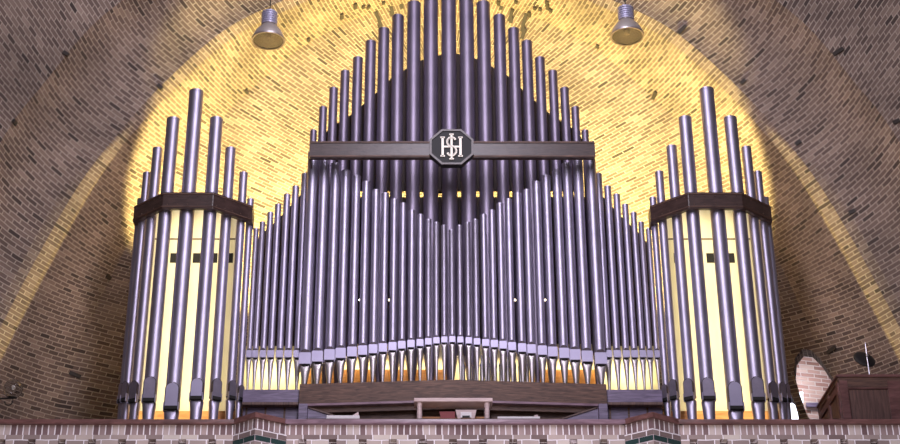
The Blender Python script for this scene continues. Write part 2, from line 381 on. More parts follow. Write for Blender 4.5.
# ------------------------------------------------------------------ organ pipes
def top_ring_profile(r, z0, z1):
    return [(r, z0), (r, z1-.03), (r*1.035, z1-.028), (r*1.035, z1), (r*.9, z1), (r*.9, z1-.25)]
def pipe(loc_x, y, z_foot, z_m0, z_m1, z_top, r, style, label, group, mat, rz=0, tip=.2, bright=False):
    """z_foot ground of the foot, z_m0..z_m1 lip panel, z_top open end; r body radius"""
    e = empty('organ_pipe', (loc_x, y, z_foot), label, 'organ pipe', group, rz)
    H = lambda z: z-z_foot
    n = 28
    # body, its front pressed flat in an arched field at the mouth
    bm = bmesh.new(); rings = []
    zs = [z_m0-.012 if style != 'tower' else z_m0, ]
    za = z_m1; ar = r*.9
    lev = [(z_m0, .0)]
    prof = [(r, z_m0)]
    if style == 'recessed':
        steps = [z_m0+(za-ar-z_m0)*k/2 for k in range(3)]+[za-ar+ar*math.sin(PI/2*k/6) for k in range(1, 7)]
        for z in steps:
            if z <= za-ar: d = r*.55
            else: s_ = (z-(za-ar))/ar; hw_ = math.sqrt(max(0, 1-s_*s_))*math.sqrt(1-.55**2)*r; d = math.sqrt(max(0, r*r-hw_*hw_))
            rings.append((z, r, d))
        rings.append((za+.004, r, r*1.01))
    elif style == 'recessed_flat':
        rings += [(z_m0, r, r*.6), (z_m1+r*.1, r, r*.6)]
        for k in range(1, 6):
            s_ = k/5; hw_ = math.sqrt(1-s_*s_)*r*.8; rings.append((z_m1+r*.1+r*.75*s_, r, math.sqrt(r*r-hw_*hw_)))
        rings.append((z_m1+r*.9, r, r*1.01))
    else: rings.append((z_m0, r, r*1.01))
    rings += [(z_top-.03, r, r*2), (z_top-.028, r*1.035, r*2), (z_top, r*1.035, r*2), (z_top, r*.9, r*2), (z_top-.3, r*.9, r*2)]
    vr = []
    for z, rr, d in rings:
        vr.append([bm.verts.new((rr*math.cos(2*PI*k/n), max(rr*math.sin(2*PI*k/n), -d), H(z))) for k in range(n)])
    for a, b in zip(vr, vr[1:]):
        for k in range(n): bm.faces.new((a[k], a[(k+1) % n], b[(k+1) % n], b[k]))
    bm.faces.new(vr[0][::-1])
    bm.faces.new(vr[-1])
    bmesh.ops.recalc_face_normals(bm, faces=bm.faces[:])
    link('body', bm, mat, e, smooth=True, ang=35)
    if style == 'plain':
        bm = bmesh.new(); lathe(bm, [(.012, 0), (r*.96, H(z_m0)*.92), (r*.96, H(z_m0))], 16); link('foot', bm, mat, e, smooth=True); return e
    gap = .018 if style == 'flat' else .045
    # foot cone
    zt = z_m0-gap
    bm = bmesh.new(); n2 = 24; rr_ = []
    tipr = r*tip
    fr = [(0, tipr, 9), (H(zt)-r*1.2 if H(zt) > r*2.5 else H(zt)*.6, 0, 9), (H(zt)-.012, r, .62), (H(zt), r*.99, .62)]
    z1_ = fr[1][0]; fr[1] = (z1_, tipr+(r-tipr)*(z1_/H(zt))*.97, 9)
    for z, rad, d in fr:
        rr_.append([bm.verts.new((rad*math.cos(2*PI*k/n2), max(rad*math.sin(2*PI*k/n2), -d*r), z)) for k in range(n2)])
    for a, b in zip(rr_, rr_[1:]):
        for k in range(n2): bm.faces.new((a[k], a[(k+1) % n2], b[(k+1) % n2], b[k]))
    bm.faces.new(rr_[0][::-1]); bm.faces.new(rr_[-1]); bmesh.ops.recalc_face_normals(bm, faces=bm.faces[:])
    link('foot', bm, M['ptip'] if style == 'flat' else M['pipe'], e, smooth=True, ang=50)
    # dark wind slit
    bm = bmesh.new(); lathe(bm, [(r*.8, H(zt)-.004), (r*.8, H(z_m0)+.004)], 20); link('mouth', bm, M['dark'], e)
    if style == 'flat':
        bm = bmesh.new(); box(bm, -r*1.03, r*1.03, -r*1.12, -r*.45, H(z_m0), H(z_m1)); bev(bm, .003)
        link('upper_lip', bm, M['lip'], e)
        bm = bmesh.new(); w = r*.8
        prism(bm, [Vector((w*math.cos(PI*k/10), -r*1.03, H(z_m1)+r*.62*math.sin(PI*k/10))) for k in range(11)], Vector((0, r*.7, 0))); link('mouth_rim_shade', bm, M['rim'], e)  # dark half-ellipse stands in for the shadow crescent over the lip
        for s in (-1, 1):
            bm = bmesh.new(); box(bm, min(s*r*.99, s*r*1.07), max(s*r*.99, s*r*1.07), -r*1.25, -r*.1, H(z_m0)-gap-.012, H(z_m1)-.01); link('ear', bm, M['lip'], e)
    else:
        for w, yy, nm, mt in ((r*.92, -r*.99, 'mouth_rim_shade', M['rim']), (r*.80, -r*1.04, 'upper_lip', M['lip' if bright else 'lipd'])):  # outer prism: embossed arch line, its crescent of shade put into dark metal
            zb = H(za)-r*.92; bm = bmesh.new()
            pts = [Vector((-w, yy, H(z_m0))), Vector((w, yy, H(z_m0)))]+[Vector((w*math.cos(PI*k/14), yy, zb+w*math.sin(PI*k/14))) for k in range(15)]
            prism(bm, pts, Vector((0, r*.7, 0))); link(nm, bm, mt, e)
        bm = bmesh.new(); box(bm, -r*.96, r*.96, -r*1.10, -r*.5, H(zt), H(z_m0)+.004); bev(bm, .006); link('beard', bm, M['dark'], e)
        for s in (-1, 1):
            bm = bmesh.new(); box(bm, min(s*r*.86, s*r*1.0), max(s*r*.86, s*r*1.0), -r*1.12, -r*.3, H(zt)-.012, H(z_m0)+.05); bev(bm, .003); link('ear', bm, M['lip'], e)
    return e
ORD = ['', 'first', 'second', 'third', 'fourth', 'fifth', 'sixth', 'seventh', 'eighth', 'ninth', 'tenth', 'eleventh', 'twelfth', 'thirteenth', 'fourteenth', 'fifteenth']

# main field, front row: slight V in plan pointing at the nave
mx = [305.8,318,330,341,352.3,362.8,373.2,383,392.6,401.8,411,420,428.3,436.4,444.3,452.3,460.4,468.8,477,485.6,494.4,503,512,522,531.3,542,552.3,563.7,574.5,586.3,599.8]
topn = [230.6,226,223,220,215.3,211,204,200,194,190.8,182.7,176.6,171.6,164.3,157.5,153]
widn = [5.2,5.2,5.4,5.6,5.9,6.2,6.4,6.7,7.0,7.3,7.7,8.1,8.5,8.9,9.3,10]
def yfront(n): return .95+.15*n/15
lipb = [342.2,342.6,343.6,344.8,346.2,347.4,348.8,350.4,352,353.4,355,356.6,358.2,360,361.8,364]
liph = [6.2,6.2,6.5,6.8,7.2,7.6,8,8.4,8.8,9.2,9.6,10,10.4,10.8,11.2,11.6]
def zimp(n): return P(450, 384, .95).z-.0*n
ZI = P(452, 382.5, .8).z         # top of the main impost
for i, x in enumerate(mx):
    n = abs(i-15); y = yfront(n)
    X = P(x, 350, y).x; r = 1.11*widn[n]*S(x, 300, y)/2
    z0, z1 = P(x, lipb[n], y-r).z, P(x, lipb[n]-liph[n], y-r).z
    zt = P(x, topn[n], y).z
    if n == 0: lb = 'shortest zinc pipe of the front row, on the centre line below the round monogram'
    else: lb = '%s zinc front-row pipe %s of the short central pipe' % (ORD[n], 'left' if i < 15 else 'right')
    if n == 15: lb = 'tallest front-row pipe, overlapping the %s end of the long timber belt' % ('left' if i < 15 else 'right')
    pipe(X, y, ZI, z0, z1, zt, r, 'flat', lb, 'front row pipes of the main case', M['pipe'])
# back row
bo = [0,17.8,34.6,50.6,64.8,78,91,103.8,115.4,126,135.8]
bt = [-32,-14,4,17,30,42.5,58.8,72,89,108,131]
bw = [15,14.6,13.6,12,11.2,10.6,9.8,9,8.6,7.8,6.8]
YB = 1.42
for s in (-1, 1):
    for n in range(11):
        if n == 0 and s == 1: continue
        px = 451+s*bo[n]; py = max(bt[n], 0)
        X = P(px, py if bt[n] > 0 else 5, YB).x; zt = P(px, bt[n], YB).z; r = bw[n]*S(px, 60, YB)/2
        X = s*abs(P(451+bo[n], max(py, 5), YB).x-P(451, max(py, 5), YB).x)
        lb = 'tallest wide zinc pipe of the rear row, right above the round monogram' if n == 0 else '%s tall rear-row zinc pipe %s of the tallest central one' % (ORD[n], 'left' if s < 0 else 'right')
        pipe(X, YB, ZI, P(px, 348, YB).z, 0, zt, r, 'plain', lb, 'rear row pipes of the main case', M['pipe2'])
# side flats
fx = [249.4,255.7,263.4,271.2,280,288.6,298]; ft = [229,222.6,213,205,195,187,174.3]
fr_ = [656.6,649.4,642.2,634,625.7,616.7,607.5]
fw = [5,5.4,5.8,6.1,6.4,6.7,7]
YS = 1.27; ZS = P(270, 391, 1.0).z
for s, xs_ in ((-1, fx), (1, fr_)):
    for i, x in enumerate(xs_):
        X = P(x, 350, YS).x; r = 1.08*fw[i]*S(x, 300, YS)/2
        z0, z1 = P(x, 357.5, YS-r).z, P(x, 350, YS-r).z
        far = ('shortest' if i == 0 else ORD[i+1]+' shortest')
        lb = '%s slim zinc pipe of the stepped %s side field beside the tower' % (far, 'left' if s < 0 else 'right') if i < 6 else 'tallest slim pipe of the %s side field, next to the main field' % ('left' if s < 0 else 'right')
        pipe(X, YS, ZS, z0, z1, P(x, ft[i], YS).z, r, 'flat', lb, 'pipes of the %s side field' % ('left' if s < 0 else 'right'), M['pipe'], tip=.15)
# towers
TL = [(173,92,15.2,383,407),(150.1,119.5,13.6,377,399),(197.2,119.3,13.6,378.5,397),(136,149,10.4,381,399),(214.6,149,10.8,378.7,397),(126.9,173.3,8.6,381.5,398),(230.3,173.3,8.8,380.5,396),(122.6,199.6,7,383,399),(239.3,199.6,7.2,385,397.5)]
TR = [(734,90,15.2,382,407),(707.7,118.5,13.6,378,397),(757,118.5,13.6,377,398),(690.6,147,10.8,378.7,397),(771.2,148,10.4,381.5,398),(675.3,172.4,8.8,379.5,396),(780.8,172.4,8.6,382,398),(666.6,198,7.2,384.5,398),(786,198,7,383.5,398)]
TY = [.77,.77,.77,.91,.91,1.03,1.03,1.13,1.13]
ZT = ZP-.45
for side, T in (('left', TL), ('right', TR)):
    for k, (x, ty, w, la, lb_) in enumerate(T):
        y = TY[k]; yy = y
        X = P(x, 395, yy).x; r = w*S(x, 330, yy)/2
        z0, z1 = P(x, lb_, yy-r*.6).z, P(x, la, yy-r*.6).z
        n = (k+1)//2
        if k == 0: lb = 'tallest thick pipe in the middle of the %s tower' % side
        else: lb = '%s pipe %s of the tallest one in the %s tower' % (ORD[n], 'left' if x < T[0][0] else 'right', side)
        rz = math.radians((0, 0, 0, -32, 32, -38, 38, -45, 45)[k] if side == 'left' else (0, 0, 0, -32, 32, -38, 38, -45, 45)[k])
        pipe(X, y, ZT, z0, z1, P(x, ty, yy).z, r, 'tower', lb, 'pipes of the %s tower' % side, M['pipe'], rz=rz, tip=.32, bright=(k == 0 or (side == 'left' and k == 2)))

# ------------------------------------------------------------------ tower belts, toe boards, cream case panels
def belt(pts, name, label, thick=.05):
    """pts: list of (x,y) front line; z0,z1"""
    return
for side, xs_, mid in (('left', (133.6, 162.6, 213.0, 252.5), 187), ('right', (650.5, 688.5, 742.5, 771.5), 715)):
    yb = (.99, .60, .60, .99)
    pr = [P(x, yy_, y) for x, yy_, y in zip(xs_, (213, 200, 200, 213), yb)]
    zt_, zb_ = P(mid, 192, .60).z, P(mid, 208.5, .60).z
    xy = [(p.x, p.y) for p in pr]
    outer = xy+[(xy[-1][0]+.0, xy[-1][1]+.22)]; outer = [(xy[0][0], xy[0][1]+.22)]+outer
    cx_ = sum(p[0] for p in xy)/4
    e = empty('pipe_belt', (cx_, .6, zb_), 'faceted dark wooden belt across the %s pipe tower' % side, 'pipe belt', 'belts of the two towers')
    bm = bmesh.new(); inn = [(cx_+(x-cx_)*.93, y+.06) for x, y in outer]
    poly = outer+inn[::-1]
    prism(bm, [Vector((x-cx_, y-.6, 0)) for x, y in poly], Vector((0, 0, zt_-zb_))); bev(bm, .006); link('band', bm, M['beltw'], e)
    for dz in (.03, zt_-zb_-.03):
        for a, b in zip(xy, xy[1:]):
            bm = bmesh.new(); va, vb = Vector((a[0], a[1], 0)), Vector((b[0], b[1], 0))
            nrm = Vector((vb.y-va.y, -(vb.x-va.x), 0)).normalized(); c_ = va.lerp(vb, .5)
            L_ = (vb-va).length
            m_ = Matrix.Translation(Vector((c_.x-cx_, c_.y-.6, dz)) + nrm*.004) @ Matrix.Rotation(math.atan2(vb.y-va.y, vb.x-va.x), 4, 'Z')
            box(bm, -L_/2, L_/2, -.006, .006, -.006, .006, m_); link('moulding', bm, M['oak'], e)
            for q in range(5):
                bm = bmesh.new(); bmesh.ops.create_icosphere(bm, subdivisions=1, radius=.008, matrix=Matrix.Translation(Vector((va.lerp(vb, (q+.5)/5).x-cx_, va.lerp(vb, (q+.5)/5).y-.6, dz+(.03 if dz < .05 else -.03)))+nrm*.002)); link('stud', bm, M['oak'], e)
    # cream panel behind the tower
    x0, x1 = (P(143, 300, 1.62).x, P(238, 300, 1.62).x) if side == 'left' else (P(667, 300, 1.62).x, P(775, 300, 1.62).x)
    zA, zB = P(180, 424, 1.62).z-.3, P(180, 205, 1.62).z
    e = empty('case_panel', ((x0+x1)/2, 1.62, ZF), 'cream painted case wall behind the %s tower pipes' % side, 'case panel', 'cream case walls')
    bm = bmesh.new(); box(bm, (x0-x1)/2, (x1-x0)/2, 0, .05, 0, zB-ZF); link('panel', bm, M['cream'], e)
    bm = bmesh.new(); z_ = P(180, 238.5, 1.6).z-ZF; box(bm, (x0-x1)/2, (x1-x0)/2, -.012, 0, z_-.008, z_+.008); link('rail', bm, M['oak'], e)
    for px in ((173.8, 196.5, 213.5, 229) if side == 'left' else (678, 694, 710.5, 731)):
        c = P(px, 257.5, 1.6); bm = bmesh.new(); box(bm, c.x-(x0+x1)/2-.05, c.x-(x0+x1)/2+.05, -.01, .0, c.z-ZF-.07, c.z-ZF+.07); link('vent', bm, M['dark'], e)
    # orange toe board
    bm = bmesh.new(); zo = P(180, 411.5, 1.3).z; xo0, xo1 = (P(139, 410, 1.3).x, P(238, 410, 1.3).x) if side == 'left' else (P(666, 410, 1.3).x, P(778, 410, 1.3).x)
    box(bm, xo0, xo1, 1.28, 1.34, ZF, zo)
    tag(link('toe_board', bm, M['orange'], None), 'orange pine board standing behind the feet of the %s tower' % side, 'board', 'orange boards behind the towers')
    bm = bmesh.new(); box(bm, xo0-(.2 if side == 'left' else 0), xo1+(.2 if side == 'right' else 0), .5, 1.25, ZF, ZT); tag(link('wind_chest', bm, M['oak'], None), 'low dark chest carrying the feet of the %s tower' % side, 'wind chest', 'tower wind chests')

# ------------------------------------------------------------------ long belt with monogram
YL = .72
xa, xb = P(309.5, 150, YL).x, P(595, 150, YL).x; zt_, zb_ = P(450, 141.2, YL).z, P(450, 157.5, YL).z
e = empty('pipe_belt', ((xa+xb)/2, YL, zb_), 'long straight dark timber belt with an octagonal monogram plaque', 'pipe belt')
xm_ = (xa+xb)/2; cxp = P(451.5, 150, YL).x-xm_
pl, pr_ = P(430, 150, YL).x-xm_, P(473.5, 150, YL).x-xm_
for a, b, tp in ((xa-xm_, pl+.02, -1), (pr_-.02, xb-xm_, 1)):
    bm = bmesh.new(); hh = zt_-zb_
    if tp < 0: pts = [(a, .02), (a+.015, 0), (b, 0), (b, hh), (a+.015, hh), (a, hh-.02)]
    else: pts = [(a, 0), (b-.015, 0), (b, .02), (b, hh-.02), (b-.015, hh), (a, hh)]
    prism(bm, [Vector((x, 0, z)) for x, z in pts], Vector((0, .07, 0))); link('band', bm, M['beltw'], e)
    bm = bmesh.new(); box(bm, a+.01, b-.01, -.012, 0, hh-.03, hh-.008); link('moulding', bm, M['oak'], e)
    bm = bmesh.new(); box(bm, a+.01, b-.01, -.012, 0, .008, .03); link('moulding', bm, M['oak'], e)
    x_ = a if tp < 0 else b
    bm = bmesh.new(); box(bm, x_-.02 if tp > 0 else x_, x_ if tp > 0 else x_+.02, .07, .35, 0, hh); link('end_return', bm, M['beltw'], e)
pe = e
zc_ = P(451.5, 149, YL).z-zb_; s_ = S(451, 149, YL); W_ = 22*s_; sz = (P(451, 131.5, YL).z-P(451, 166.5, YL).z)/2
def octa(w, h, cxo, czo, y): return [Vector((cxo+x*w, y, czo+z*h)) for x, z in ((-1,-.42),(-.45,-1),(.45,-1),(1,-.42),(1,.42),(.45,1),(-.45,1),(-1,.42))]
bm = bmesh.new(); prism(bm, octa(W_, sz, cxp, zc_, -.05), Vector((0, .1, 0))); bev(bm, .008); plq = link('plaque', bm, M['black'], e)
bm = bmesh.new()
o1, o2 = octa(W_, sz, cxp, zc_, -.065), octa(W_*.9, sz*.9, cxp, zc_, -.065)
va = [bm.verts.new(p) for p in o1]; vb = [bm.verts.new(p) for p in o2]; vc = [bm.verts.new(p+Vector((0,.02,0))) for p in o1]; vd = [bm.verts.new(p+Vector((0,.02,0))) for p in o2]
for k in range(8):
    j = (k+1) % 8
    for q in ((va[k],va[j],vb[j],vb[k]),(vc[k],va[k],va[j],vc[j]),(vb[k],vb[j],vd[j],vd[k])): bm.faces.new(q)
bmesh.ops.recalc_face_normals(bm, faces=bm.faces[:]); link('rim', bm, M['beltw'], plq)
# letters: H, with I through its middle and S wound round the I
bm = bmesh.new(); px_ = s_; y0_, y1_ = -.068, -.05
zs_ = sz/17.5
def bar(x0, x1, z0, z1, yo=0): box(bm, cxp+x0*px_, cxp+x1*px_, y0_-yo, y1_, zc_+z0*zs_, zc_+z1*zs_)
for sx in (-1, 1):
    c = sx*8.9; bar(c-1.1, c+1.1, -9.5, 9.5); bar(c-2.2, c+2.2, 8.6, 9.9); bar(c-2.2, c+2.2, -9.9, -8.6)
bar(-8, 8, -.8, .8)
link('letter_h', bm, M['silver'], plq)
bm = bmesh.new(); bar(-1., 1., -12.2, 12.2, .004); bar(-2.2, 2.2, 11.6, 12.8, .004); bar(-2.2, 2.2, -12.8, -11.6, .004); link('letter_i', bm, M['silver'], plq)
bm = bmesh.new(); pts = []
for k in range(0, 15):                 # S spine
    a = math.radians(30+k*(240/14)); pts.append((4.3*math.cos(a), 4.6+4.4*math.sin(a)))
for k in range(1, 15):
    a = math.radians(90-k*(240/14)); pts.append((4.6*math.cos(a), -4.4+4.6*math.sin(a)))
for (x0, z0), (x1, z1) in zip(pts, pts[1:]):
    d = Vector((x1-x0, 0, z1-z0)); 
    if d.length < .01: continue
    nrm = Vector((-d.z, 0, d.x)).normalized()*.95; dd = d.normalized()*.25
    q = [Vector((x0, 0, z0))-dd-nrm, Vector((x1, 0, z1))+dd-nrm, Vector((x1, 0, z1))+dd+nrm, Vector((x0, 0, z0))-dd+nrm]
    prism(bm, [Vector((cxp+p.x*px_, y0_-.008, zc_+p.z*zs_)) for p in q], Vector((0, .03, 0)))
link('letter_s', bm, M['silver'], plq)

# ------------------------------------------------------------------ case work: imposts, back boards
def imp(x0, x1, ya, yb, ptop, pbot, mat, name, e, y_thick=.5, cxe=0, ze=0):
    pass
Xl, Xr = P(299.5, 388, .85).x, P(606.5, 388, .85).x
zi0 = P(452, 399.5, .70).z
yv = lambda X: .70+.16*abs(X)/abs(Xr)
e = empty('organ_case', (0, 1.2, ZF), 'dark oak lower case with shallow pointed front carrying the main pipes', 'organ case')
def vslab(z0, z1, dy, mat, name, x0=Xl, x1=Xr, back=2.1):
    bm = bmesh.new(); pts = [Vector((x0, yv(x0)+dy-1.2, z0-ZF))]
    if x0 < 0 < x1: pts.append(Vector((0, yv(0)+dy-1.2, z0-ZF)))
    pts += [Vector((x1, yv(x1)+dy-1.2, z0-ZF)), Vector((x1, back-1.2, z0-ZF)), Vector((x0, back-1.2, z0-ZF))]
    prism(bm, pts, Vector((0, 0, z1-z0))); return link(name, bm, mat, e)
vslab(zi0, ZI, 0, M['oak'], 'fascia', back=1.9)
vslab(zi0-.028, zi0, .0, M['capl'], 'moulding', back=1.9)
vslab(zi0-.10, zi0-.028, .06, M['oak'], 'architrave', back=1.9)
vslab(ZF, zi0-.10, .14, M['oak'], 'recess_panel', back=1.9)
for s in (-1, 1):        # violet-grey corner posts and sloping cheeks
    c = P(303.5 if s < 0 else 602.5, 410, .85).x; w = .055
    bm = bmesh.new(); box(bm, c-w, c+w, -.44, -.32, 0, zi0-.03-ZF); bev(bm, .004); link('corner_post', bm, M['lilacwood'], e)
    a = c-s*.05; bm = bmesh.new()
    z1_ = P(310, 408.5, .9).z-ZF; z2_ = P(340, 418.5, .9).z-ZF
    prism(bm, [Vector((a, -.31, z1_)), Vector((a-s*.42, -.31, z2_-.0)), Vector((a-s*.42, -.31, 0)), Vector((a, -.31, 0))], Vector((0, .04, 0))); link('cheek_panel', bm, M['lilacwood'], e)
    bm = bmesh.new(); prism(bm, [Vector((a, -.325, z1_+.02)), Vector((a-s*.45, -.325, z2_+.0)), Vector((a-s*.45, -.325, z2_-.02)), Vector((a, -.325, z1_))], Vector((0, .06, 0))); link('cheek_rail', bm, M['oakv'], e)
    # side impost
    xo = P(243.5 if s < 0 else 661.5, 395, 1.0).x
    x0, x1 = sorted((xo, (Xl if s < 0 else Xr)))
    za = P(270, 403, .95).z
    bm = bmesh.new(); box(bm, x0, x1, -.25, .7, za-ZF, ZS-ZF); link('side_fascia', bm, M['lilacwood'], e)
    bm = bmesh.new(); box(bm, x0, x1, -.29, -.2, za-.04-ZF, za-ZF); bev(bm, .006); link('side_moulding', bm, M['oakv'], e)
    bm = bmesh.new(); box(bm, x0, x1, -.18, .6, 0, za-.04-ZF); link('side_base', bm, M['lilacwood'], e)
    for q in range(3):
        t = (q+.2)/3; xx = x0+(x1-x0)*t; bm = bmesh.new(); box(bm, xx-.012, xx+.012, -.195, -.18, 0, za-.04-ZF); link('stile', bm, M['oak'], e)
# dark backing boards behind the rows, with a slit giving on to the lit wall
def board(pts, y, name, mat, th=.03):
    bm = bmesh.new(); prism(bm, [Vector((P(a, b, y).x, y, P(a, b, y).z)) for a, b in pts], Vector((0, th, 0)))
    lab = BL.pop(0)
    return tag(link(name, bm, mat), lab, 'board')
BL = ['dark board behind the front pipes below the bright slit', 'dark pointed board behind the tall rear pipes at the long belt',
 'dark stepped board behind the left side field pipes', 'cream painted panel behind the feet of the left side field',
 'dark stepped board behind the right side field pipes', 'cream painted panel behind the feet of the right side field', 'cream painted panel behind the feet of the main front pipes',
 'orange pine board behind the pipe feet left of centre', 'orange pine board behind the pipe feet right of centre']
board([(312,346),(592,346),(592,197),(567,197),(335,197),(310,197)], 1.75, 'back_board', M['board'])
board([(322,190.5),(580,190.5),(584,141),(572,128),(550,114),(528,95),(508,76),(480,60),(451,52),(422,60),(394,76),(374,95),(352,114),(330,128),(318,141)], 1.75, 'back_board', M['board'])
for s in (-1, 1):
    ps = [(247,349),(314,349),(314,180),(296,200),(284,213),(272,225),(262,234),(254,244)]
    if s > 0: ps = [(902-x, y) for x, y in ps]
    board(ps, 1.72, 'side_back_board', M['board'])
    # cream panel low behind the feet
    q = [(243,392),(301,392),(301,346),(246,346)]
    if s > 0: q = [(903-x, y) for x, y in q]
    board(q, 1.60, 'cream_panel', M['cream'])
board([(303,386),(600,386),(600,344),(303,344)], 1.68, 'cream_panel', M['cream'])
for a, b in ((306, 452), (530, 600)):
    bm = bmesh.new(); pa, pb = P(a, 385, 1.55), P(b, 369.5, 1.55); box(bm, pa.x, pb.x, 1.55, 1.59, pa.z-.05, pb.z)
    tag(link('chest_board', bm, M['orange']), BL.pop(0), 'board')
# little pale pipes standing inside the case right of centre
i = 0; x = 463
while x < 528:
    y = 1.3; zt_ = P(x, 366+random.uniform(-2, 2), y).z; r = 2.3*S(x, 370, y)
    en = empty('small_pipe', (P(x, 375, y).x, y, ZI), 'one of the tiny pale pipes inside the case behind the pipe feet right of centre', 'organ pipe', 'tiny pale pipes inside the case')
    bm = bmesh.new(); zz = zt_-ZI+.0; lathe(bm, [(r*.9, 0), (r, .06), (r, zz), (r*.6, zz+.03), (r*.6, zz+.12)], 12); link('body', bm, M['ptip'], en, smooth=True)
    bm = bmesh.new(); lathe(bm, [(r*1.15, zz-.03), (r*1.15, zz-.015)], 12); link('collar', bm, M['lipd'], en, smooth=True)
    x += 6.4; i += 1
for px, py in ((359.7, 300), (389.3, 300), (515, 300), (545, 300)):
    pw = P(px, py, 1.2); bm = bmesh.new(); bmesh.ops.create_icosphere(bm, subdivisions=2, radius=.014, matrix=Matrix.Identity(4))
    nme = {359.7:'outer left', 389.3:'inner left', 515:'inner right', 545:'outer right'}[px]
    tag(link('light_bulb', bm, M['bulb'], None, smooth=True, loc=pw), 'tiny bright bulb glimpsed between front pipes, %s of the four' % nme, 'bulb', 'tiny bulbs between the pipes')

# ------------------------------------------------------------------ console table and loose things behind the parapet
yt = .50
e = empty('console_table', (P(453, 400, yt).x, yt, ZF), 'pale mauve wooden console frame with two posts at the organ centre', 'table')
cx0 = P(453, 400, yt).x; xA, xB = P(414, 400, yt).x-cx0, P(492.5, 400, yt).x-cx0
z1_, z0_ = P(453, 398.6, yt).z-ZF, P(453, 402.4, yt).z-ZF
bm = bmesh.new(); box(bm, xA, xB, -.03, .22, z0_, z1_); bev(bm, .005); link('table_top', bm, M['pinkwood'], e)
for px in (419.5, 487):
    c = P(px, 410, yt).x-cx0; bm = bmesh.new(); lathe(bm, [(.032, 0), (.032, z0_-.10), (.026, z0_-.08), (.036, z0_-.03), (.036, z0_)], 12, c, .02); link('post', bm, M['pinkwood'], e, smooth=True)
zs0 = P(453, 417.6, yt).z-ZF
bm = bmesh.new(); box(bm, xA+.03, xB-.03, .03, .25, zs0-.03, zs0); link('shelf', bm, M['orange'], e)
bm = bmesh.new(); box(bm, xA+.03, xB-.03, .23, .26, zs0, zs0+.06); link('shelf_back', bm, M['oak'], e)
bm = bmesh.new(); box(bm, xA+.05, xB-.05, .19, .23, zs0+.06, zs0+.08); link('rail', bm, M['orange'], e)
zs = ZF+zs0
def px_box(name, x0, x1, ytop, ybot, y, dep, mat, label, cat):
    a, b = P(x0, ybot, y), P(x1, ytop, y); bm = bmesh.new(); box(bm, a.x, b.x, y, y+dep, a.z, b.z); bev(bm, .004)
    return tag(link(name, bm, mat), label, cat)
a, b = P(441, 417.6, .56), P(455, 409.5, .56)
bm = bmesh.new(); prism(bm, [Vector((a.x, .56, zs)), Vector((b.x, .56, zs)), Vector((b.x, .56, zs+.10)), Vector((a.x-.02, .56, zs+.10))], Vector((0, .03, 0)))
tag(link('book', bm, M['red'], None), 'dark red book standing on the console shelf', 'book')
eb = empty('desk_box', (P(466, 412, .54).x, .54, zs), 'pale grey box with a small dark display on the console shelf', 'box')
w = 10.5*S(466, 412, .54)
bm = bmesh.new(); prism(bm, [Vector((-w*.8, 0, 0)), Vector((w*.8, 0, 0)), Vector((w, 0, .115)), Vector((-w, 0, .115))], Vector((0, .08, 0))); link('body', bm, M['pinkwood'], eb)
bm = bmesh.new(); box(bm, -w*.52, w*.52, -.012, 0, .01, .08); link('paper', bm, M['paper'], eb)
bm = bmesh.new(); box(bm, -w*.36, w*.36, -.016, -.012, .01, .035); link('display', bm, M['black'], eb)
# music folders lying open on a ledge behind the parapet
ZL_ = P(450, 418.8, .33).z
bm = bmesh.new(); box(bm, -1.75, 1.3, .32, .47, ZF, ZL_); tag(link('ledge', bm, M['oak']), 'low dark wooden ledge running behind the middle of the parapet', 'ledge')
for nm, x0, x1, yb_, lbl, wing in (('folder', 326.5, 359.5, 417, 'open white music folder on the ledge left of the console', 1), ('folder', 497.5, 540, 417.6, 'flat white music sheet on the ledge right of the console', 0)):
    a, b = P(x0, yb_, .33), P(x1, yb_, .33)
    en = empty('music_folder', ((a.x+b.x)/2, .4, ZL_), lbl, 'folder'); w = (b.x-a.x)/2
    bm = bmesh.new(); box(bm, -w, w, -.07, .06, 0, (.045 if wing else .03)); bev(bm, .004); link('sheets', bm, M['paper'], en)
    bm = bmesh.new(); hgt = .125 if wing else .09
    prism(bm, [Vector((w-.0, .03, .02)), Vector((w-.02, .03, hgt)), Vector((w-.14 if wing else w-.06, .03, .05 if wing else hgt*.9)), Vector((w-.16 if wing else w-.06, .03, .02))], Vector((0, .012, 0))); link('raised_cover', bm, M['pinkwood'], en)

# ------------------------------------------------------------------ panelled cabinet on the right with the black dish
yc = 1.35
c0 = P(838, 376, yc); c1 = P(915, 376, yc); zt_ = P(860, 377.5, yc).z
e = empty('cabinet', ((c0.x+c1.x)/2, yc, ZF), 'panelled dark brown wooden cabinet at the right end of the gallery', 'cabinet')
hw_ = (c1.x-c0.x)/2; H_ = zt_-ZF; dp = 1.15
bm = bmesh.new(); box(bm, -hw_, hw_, 0, dp, 0, H_); link('carcass', bm, M['oakv'], e)
bm = bmesh.new(); box(bm, -hw_-.03, hw_+.03, -.03, dp, H_, H_+.035); bev(bm, .008, 2); link('cornice', bm, M['capw'], e)
bm = bmesh.new(); box(bm, -hw_-.012, hw_+.012, -.012, dp, H_-.05, H_-.0); link('frieze', bm, M['oak'], e)
